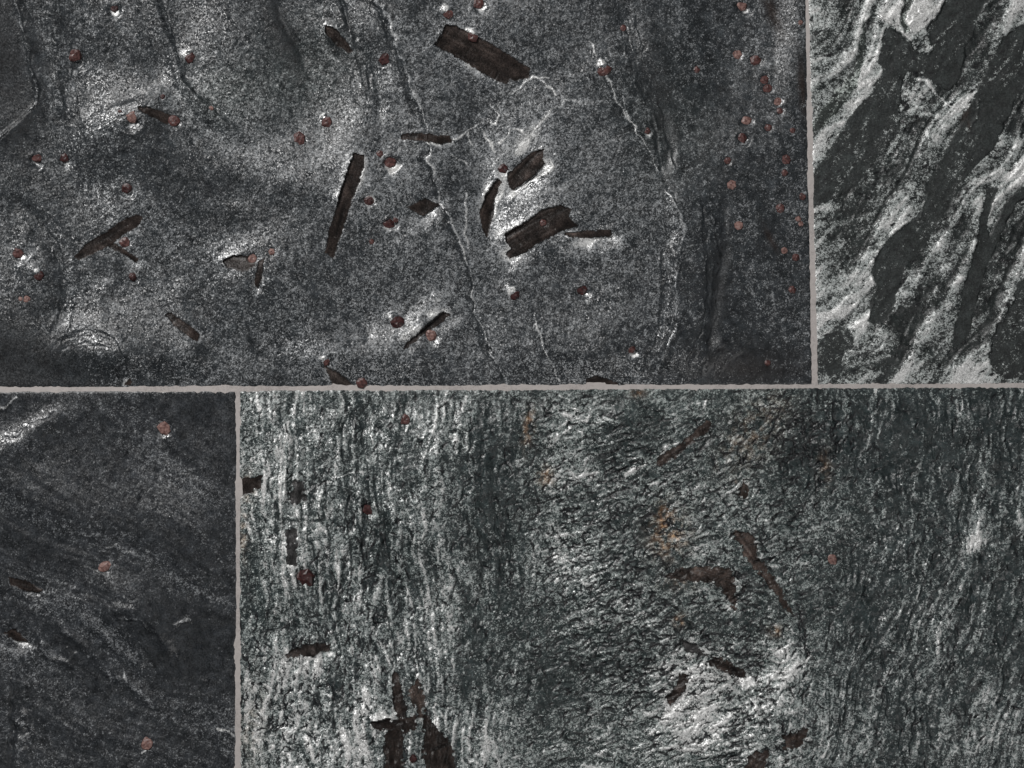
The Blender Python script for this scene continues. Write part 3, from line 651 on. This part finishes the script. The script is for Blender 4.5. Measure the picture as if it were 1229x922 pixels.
s3.finish('stone_slab', 'smooth dark slab with fine slanting lines and only three pink garnets', GROUP, gseed=5, dark=(0.019, 0.021, 0.0235), pale=(0.135, 0.142, 0.15), mid=-0.2)

# ------------------------------------------------------------------ slab 4: crinkled silvery slab
s4 = Slab(289 - IN, EXT_U1, 468.5 - IN, EXT_V1, eu0=lambda v: lo_r(v) - IN, ev0=lambda u: joint_bot(u) - IN, seed=4)
U, V = s4.U, s4.V
wu = U + 9 * N(401, 30, 60, U, V) + 4 * N(402, 12, 18, U, V); wv = V
zu = wu + 26 * N(419, 40, 26, U, V)
z_left = 1 - sstep(500, 720, zu)                          # upright crenulations
z_mid = sstep(500, 720, zu) * (1 - sstep(880, 1060, zu))  # felted needles
z_right = sstep(880, 1060, zu)
s4.h += 2.8 * N(403, 55, 55, U, V) + 1.6 * N(404, 16, 16, U, V)
lean = wu + 0.35 * np.clip(V - 650, 0, 400) * z_right
st1 = N(405, 2.6, 30, wu, wv); st2 = N(406, 1.2, 11, wu, wv); st3 = N(407, 2.2, 22, lean, wv); st4 = N(408, 1.2, 7, lean, wv); iso = N(418, 1.5, 1.5, U, V)
s4.h += z_left * (0.6 * st1 + 0.25 * st2 + 0.2 * iso) + z_right * (0.45 * st3 + 0.25 * st4 + 0.2 * iso)
s4.bias += z_left * (0.22 * st1 + 0.46 * st2 + 0.2 * iso + 0.1) + z_right * (0.25 * st3 + 0.46 * st4 + 0.2 * iso - 0.42)
h1 = N(409, 13, 1.9, U + 6 * N(410, 16, 16, U, V), V + 7 * N(411, 16, 16, U, V), -10); h2 = N(412, 6, 1.0, U + 4 * N(413, 8, 8, U, V), V + 4 * N(414, 8, 8, U, V), -25)
s4.h += z_mid * (0.5 * h1 + 0.4 * h2) + (z_left + z_right) * 0.35 * N(415, 3, 3, U, V) + 0.5 * N(416, 7, 7, U, V)
s4.bias += z_mid * (0.2 * h1 + 0.35 * h2)
s4.bias += 0.72 + 0.2 * N(417, 20, 30, U, V)
BL = [(340, 560, 30, 60, 0, 0.45), (350, 660, 26, 40, 0, 0.6), (350, 870, 75, 70, 0, 0.75), (430, 890, 60, 50, 0, 0.4), (600, 890, 80, 50, 0, 0.5), (820, 800, 60, 24, -10, 0.7), (850, 860, 80, 50, -10, 0.85), (940, 800, 26, 40, 20, 0.9), (960, 900, 60, 30, -20, 0.6),
      (690, 670, 60, 30, -10, 0.4), (700, 570, 40, 12, -10, 0.7), (680, 500, 40, 20, -10, 0.45), (730, 740, 70, 20, -10, 0.5), (800, 590, 40, 16, 0, 0.5), (820, 640, 30, 16, 0, 0.4), (480, 790, 50, 40, 0, 0.3), (1120, 730, 50, 40, -20, 0.3), (1060, 850, 50, 50, -45, 0.4), (1180, 880, 50, 40, 0, 0.55),
      (370, 800, 36, 14, -10, 0.6), (1167, 650, 16, 14, 0, 1.1), (480, 690, 60, 80, 0, 0.12), (460, 860, 20, 12, 0, 0.6), (530, 850, 24, 30, 0, 0.3), (650, 600, 24, 60, 0, 0.25), (690, 640, 40, 80, 0, 0.2),
      (590, 620, 34, 110, 3, -0.6), (655, 840, 24, 90, 4, -0.6), (740, 610, 60, 30, -10, -0.25), (975, 520, 35, 40, 0, -0.35), (1060, 640, 60, 120, 0, -0.2), (1180, 700, 70, 40, 0, -0.3), (1100, 520, 120, 40, 0, -0.3), (1010, 720, 40, 60, 0, -0.4), (325, 740, 16, 30, 0, -0.3), (1190, 520, 40, 40, 0, -0.3),
      (700, 780, 50, 60, 0, -0.2), (405, 840, 14, 50, 5, -0.8), (560, 780, 20, 60, 0, -0.3), (780, 520, 50, 20, 0, -0.3)]
s4.bias += 1.4 * blobs(BL, U, V)  # mica content, with sheen and shaded flanks put into the colour
s4.h += blobs([(450, 965, 140, 130, 0, 24), (935, 930, 110, 110, 0, 22), (500, 600, 80, 160, 0, 9), (770, 700, 80, 110, 0, 10), (1175, 810, 80, 90, 20, 11), (365, 640, 40, 120, 0, 7), (950, 830, 30, 60, 25, 6), (720, 520, 60, 40, 0, 5), (1060, 900, 60, 70, 20, 6)], U, V)
for k, P in enumerate([[(398, 765), (402, 720), (410, 680), (418, 640), (416, 600), (408, 560), (404, 500), (402, 466)], [(440, 790), (446, 740), (440, 690), (430, 640), (432, 590), (428, 530), (422, 466)],
                       [(470, 800), (476, 760), (468, 710), (456, 660), (450, 610), (446, 550)], [(500, 780), (496, 740), (486, 700), (478, 650), (474, 600)], [(335, 720), (332, 660), (338, 600), (350, 540), (352, 500)]]):
    s4.fold(P[::-1], 2.2, 5, 5, 0.1, k); s4.fold([(a + 7, b) for a, b in P[::-1]], -1.8, 4, 4, -0.25, k + 1)
s4.green += 0.8 + 0.2 * z_mid
s4.rust += 1.0 * blobs([(802, 642, 20, 24, 10, 0.62), (798, 615, 10, 14, 0, 0.5), (655, 573, 8, 10, 0, 0.7), (634, 515, 6, 20, 8, 0.6), (815, 744, 7, 6, -60, 0.9), (292, 640, 6, 30, 0, 0.25), (298, 585, 8, 16, 0, 0.3), (905, 520, 50, 24, -50, 0.25), (885, 583, 5, 6, 0, 0.6), (813, 700, 20, 8, 0, 0.25), (931, 757, 8, 6, 0, 0.5), (766, 472, 8, 5, 0, 0.4), (300, 870, 16, 50, 0, 0.12), (990, 560, 8, 20, 0, 0.3)], U, V)
# needle felt: thousands of short grooves and thousands of short silvery blades
RN = 1024; SC = 0.95; RU, RV = 282, 300
def strokes(seed, n, dens, l0, l1, blur):
    rs = np.random.RandomState(seed)
    pu = rs.uniform(284, 1246, n); pv = rs.uniform(464, 940, n)
    keep = rs.uniform(0, 1, n) < np.clip(dens(pu, pv), 0, 1)
    pu, pv = pu[keep], pv[keep]; n = len(pu)
    zm = (pu > 620 + 55 * rs.randn(n)) & (pu < 975 + 45 * rs.randn(n))
    th = np.where(zm, -12 + 26 * rs.randn(n), np.where(pu < 640, 88 + 26 * rs.randn(n), 98 + 22 * rs.randn(n) + 0.05 * np.clip(pv - 650, 0, 300)))
    cross = rs.uniform(0, 1, n) < 0.16; th[cross] += rs.choice([-70, 70, 50], cross.sum())
    th = np.radians(th)
    ln = rs.uniform(l0, l1, n); bend = rs.uniform(-0.3, 0.3, n); dp = rs.uniform(0.4, 1.2, n)
    ras = np.zeros((RN, RN), np.float32)
    for t in np.linspace(-0.5, 0.5, 22):
        a = th + bend * t * 2
        x = (pu + ln * t * np.cos(a) - RU) / SC; y = (pv + ln * t * np.sin(a) - RV) / SC
        xi, yi = np.round(x).astype(int), np.round(y).astype(int)
        ok = (xi >= 0) & (xi < RN) & (yi >= 0) & (yi < RN)
        np.maximum.at(ras, (yi[ok], xi[ok]), (dp * (1 - 1.3 * abs(t)))[ok])
    f = np.fft.fftfreq(RN); K = np.exp(-2 * (np.pi * blur) ** 2 * (f[None] ** 2 + f[:, None] ** 2))
    ras = np.fft.ifft2(np.fft.fft2(ras) * K).real.astype(np.float32)
    gx, gy = (U - RU) / SC, (V - RV) / SC
    inr = (gx > 1) & (gx < RN - 2) & (gy > 1) & (gy < RN - 2)
    return np.where(inr, bil(ras, np.clip(gx, 0, RN - 2), np.clip(gy, 0, RN - 2)), 0)
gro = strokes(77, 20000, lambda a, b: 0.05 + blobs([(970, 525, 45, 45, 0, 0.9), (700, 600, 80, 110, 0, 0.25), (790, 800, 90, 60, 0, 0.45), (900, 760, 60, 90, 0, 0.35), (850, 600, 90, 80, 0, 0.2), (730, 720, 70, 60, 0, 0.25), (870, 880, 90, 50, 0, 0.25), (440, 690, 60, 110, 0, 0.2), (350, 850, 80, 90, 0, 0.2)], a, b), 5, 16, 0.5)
bla = strokes(78, 30000, lambda a, b: 0.42 + 0.35 * blobs(BL, a, b), 3, 11, 0.42)
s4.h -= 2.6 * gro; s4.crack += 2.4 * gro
s4.h += (0.9 - 0.4 * z_left - 0.4 * z_right) * bla; s4.bias += 1.7 * bla - 0.22
# upright partings on the left and right
def wand(u0, v0, v1, wob, seed, k=9):
    r = np.random.RandomState(seed); v = np.linspace(v0, v1, k); return [(u0 + wob * (math.sin(i * 0.8 + seed) * 0.6 + r.uniform(-.3, .3)), x) for i, x in enumerate(v)]
for k, (u0, v0, v1, wd) in enumerate([(412, 470, 560, 1.3), (426, 470, 575, 1.2), (440, 480, 590, 1.0), (420, 590, 690, 1.3), (433, 600, 700, 1.0), (458, 640, 760, 1.2), (404, 700, 760, 1.0), (398, 690, 750, 0.9), (470, 690, 780, 1.0), (393, 590, 660, 1.0), (376, 640, 700, 1.0), (330, 560, 720, 1.3), (322, 700, 780, 1.0),
                                      (560, 520, 640, 1.2), (575, 560, 690, 1.2), (600, 560, 700, 1.4), (612, 600, 720, 1.0), (540, 640, 740, 1.0), (500, 660, 740, 0.9), (1120, 480, 560, 0.9), (1140, 560, 640, 1.0), (1160, 520, 620, 0.9), (1080, 560, 660, 0.8), (1060, 780, 900, 1.4), (1095, 800, 900, 1.4), (1085, 810, 922, 1.2), (1150, 720, 800, 1.0), (1165, 700, 790, 1.0), (1040, 700, 760, 0.8), (1200, 740, 840, 0.9)]):
    s4.vein(wand(u0, v0, v1, 7, k), wd, wd * 0.7, -1.6, -0.9, 0, 1, None, 70 + k % 12)
for k, (u0, v0, v1) in enumerate([(1128, 475, 530), (1132, 540, 610), (1158, 475, 560), (1172, 600, 660), (448, 470, 540), (340, 520, 600), (1100, 640, 740), (850, 470, 525)]):
    s4.vein(wand(u0, v0, v1, 6, 40 + k), 1.1, 0.8, 0.9, 0.6, 0, 1, 'vein', 82 + k % 8)
s4.vein([(338, 626), (360, 624), (398, 626)], 1.6, 1.4, -0.9, -0.5, 0.2, 1, None, 90)
s4.vein([(400, 573), (415, 570), (434, 565)], 1.6, 1.2, 1.0, 0.8, 0.6, -1, None, 91)
s4.vein([(750, 573), (765, 564), (776, 556)], 2.4, 1.6, 1.2, 1.3, 0, 1, 'vein', 92)
s4.vein([(787, 549), (800, 540), (815, 528)], 1.1, 1.0, 1.0, 1.0, 0, 1, None, 93)
s4.vein([(700, 571), (710, 569), (718, 566)], 3.0, 1.6, 1.0, 1.2, 0, 1, None, 94)
for (a, b) in [(936, 806), (925, 840), (1085, 845), (945, 780)]:
    s4.vein([(a, b), (a + 14, b - 17)], 0.9, 0.7, -1.2, -0.8, 0, 1, None, 95)
L = lambda P, h_=1.0, d_=(0, 0), **k: s4.lath(P, h_, d_, fuzz=1.9, **k)
L([(286, 575), (300, 573), (316, 571), (313, 585), (300, 592), (286, 595)], 0.8, (0.2, 0.5), seed=41, rag=1.2, wid=8)
L([(852, 504), (851, 515), (828, 533), (802, 555), (784, 559), (789, 550), (815, 532), (841, 511)], 0.3, (-0.4, -0.7), seed=42, rag=1.1, col=2, wid=5)
L([(892, 576), (900, 593), (892, 600), (886, 594)], 0.2, seed=43, rag=1.0, col=2, wid=5)
L([(883, 636), (896, 640), (910, 653), (909, 668), (922, 684), (931, 693), (944, 722), (951, 738), (938, 723), (925, 708), (913, 690), (893, 667), (891, 655), (880, 646)], 0.35, (0.6, -0.4), seed=44, rag=1.4, col=2, wid=5)
L([(802, 690), (812, 683), (846, 680), (876, 682), (883, 713), (882, 731), (875, 726), (866, 705), (854, 698), (841, 696), (813, 695)], 0.4, (0.1, 0.8), seed=45, rag=1.3, col=2, wid=7)
L([(846, 791), (865, 789), (891, 804), (897, 814), (878, 810), (852, 799)], 0.8, (0.1, 0.9), seed=46, rag=1.2, wid=9)
L([(818, 768), (832, 774), (848, 786), (842, 789), (824, 779)], 0.3, (0.2, -0.9), seed=47, rag=1.2, col=1, wid=5)
L([(815, 807), (824, 810), (822, 828), (804, 847), (798, 836), (813, 823)], 0.6, (0.5, 0.7), seed=48, rag=1.0, wid=7)
L([(344, 785), (362, 774), (398, 772), (397, 780), (370, 786), (350, 789)], 0.7, (0.1, 0.3), seed=49, rag=1.0, col=3, wid=7)
L([(473, 804), (479, 812), (488, 851), (486, 858), (477, 857), (473, 833)], 0.4, (-0.6, 0.3), seed=50, rag=0.9, wid=6)
L([(490, 830), (501, 816), (510, 836), (509, 859), (503, 857)], 0.4, (0.6, 0), seed=51, rag=1.6, col=2, wid=6)
L([(445, 864), (471, 862), (498, 859), (499, 874), (487, 879), (466, 873), (451, 872)], 0.5, (-0.6, -0.7), seed=52, rag=1.0, wid=7)
L([(464, 873), (484, 877), (486, 935), (463, 935)], 0.4, (-0.7, 0.3), seed=53, rag=1.0, wid=8)
L([(510, 857), (518, 864), (539, 888), (551, 935), (514, 935), (508, 898)], 0.5, (0.8, 0.1), seed=54, rag=1.1, wid=8)
L([(896, 903), (919, 898), (914, 935), (888, 935)], 0.4, (0.2, -0.6), seed=55, rag=1.6, col=2, wid=7)
L([(938, 880), (966, 875), (961, 893), (940, 894)], 0.3, (-0.2, -0.6), seed=56, rag=2.2, col=2, wid=7)
L([(346, 635), (356, 635), (357, 679), (345, 676)], 0.35, (0.5, 0.2), seed=57, rag=1.0, col=1, wid=6)
L([(352, 580), (366, 578), (370, 600), (352, 606), (345, 600)], 0.25, (-0.5, 0.2), seed=58, rag=2.2, col=1, wid=6)
L([(888, 700), (894, 702), (896, 716), (890, 712)], 0.2, seed=59, rag=1.4, col=1, wid=4)
for a in [(487, 504, 6, 1, ''), (443, 612, 6.5, 0, ''), (367, 692, 10.5, 0, ''), (999, 672, 6.0, 2, '', 1.35, 65), (496, 908, 5, 0, '')]: s4.garnet(*a)
s4.roughv += 0.02
s4.grain_amp = 1.1
s4.finish('stone_slab', 'crinkled silvery green-grey slab with ragged brown blades and rust spots', GROUP, gseed=7, dark=(0.019, 0.0235, 0.0265), pale=(0.24, 0.258, 0.265))
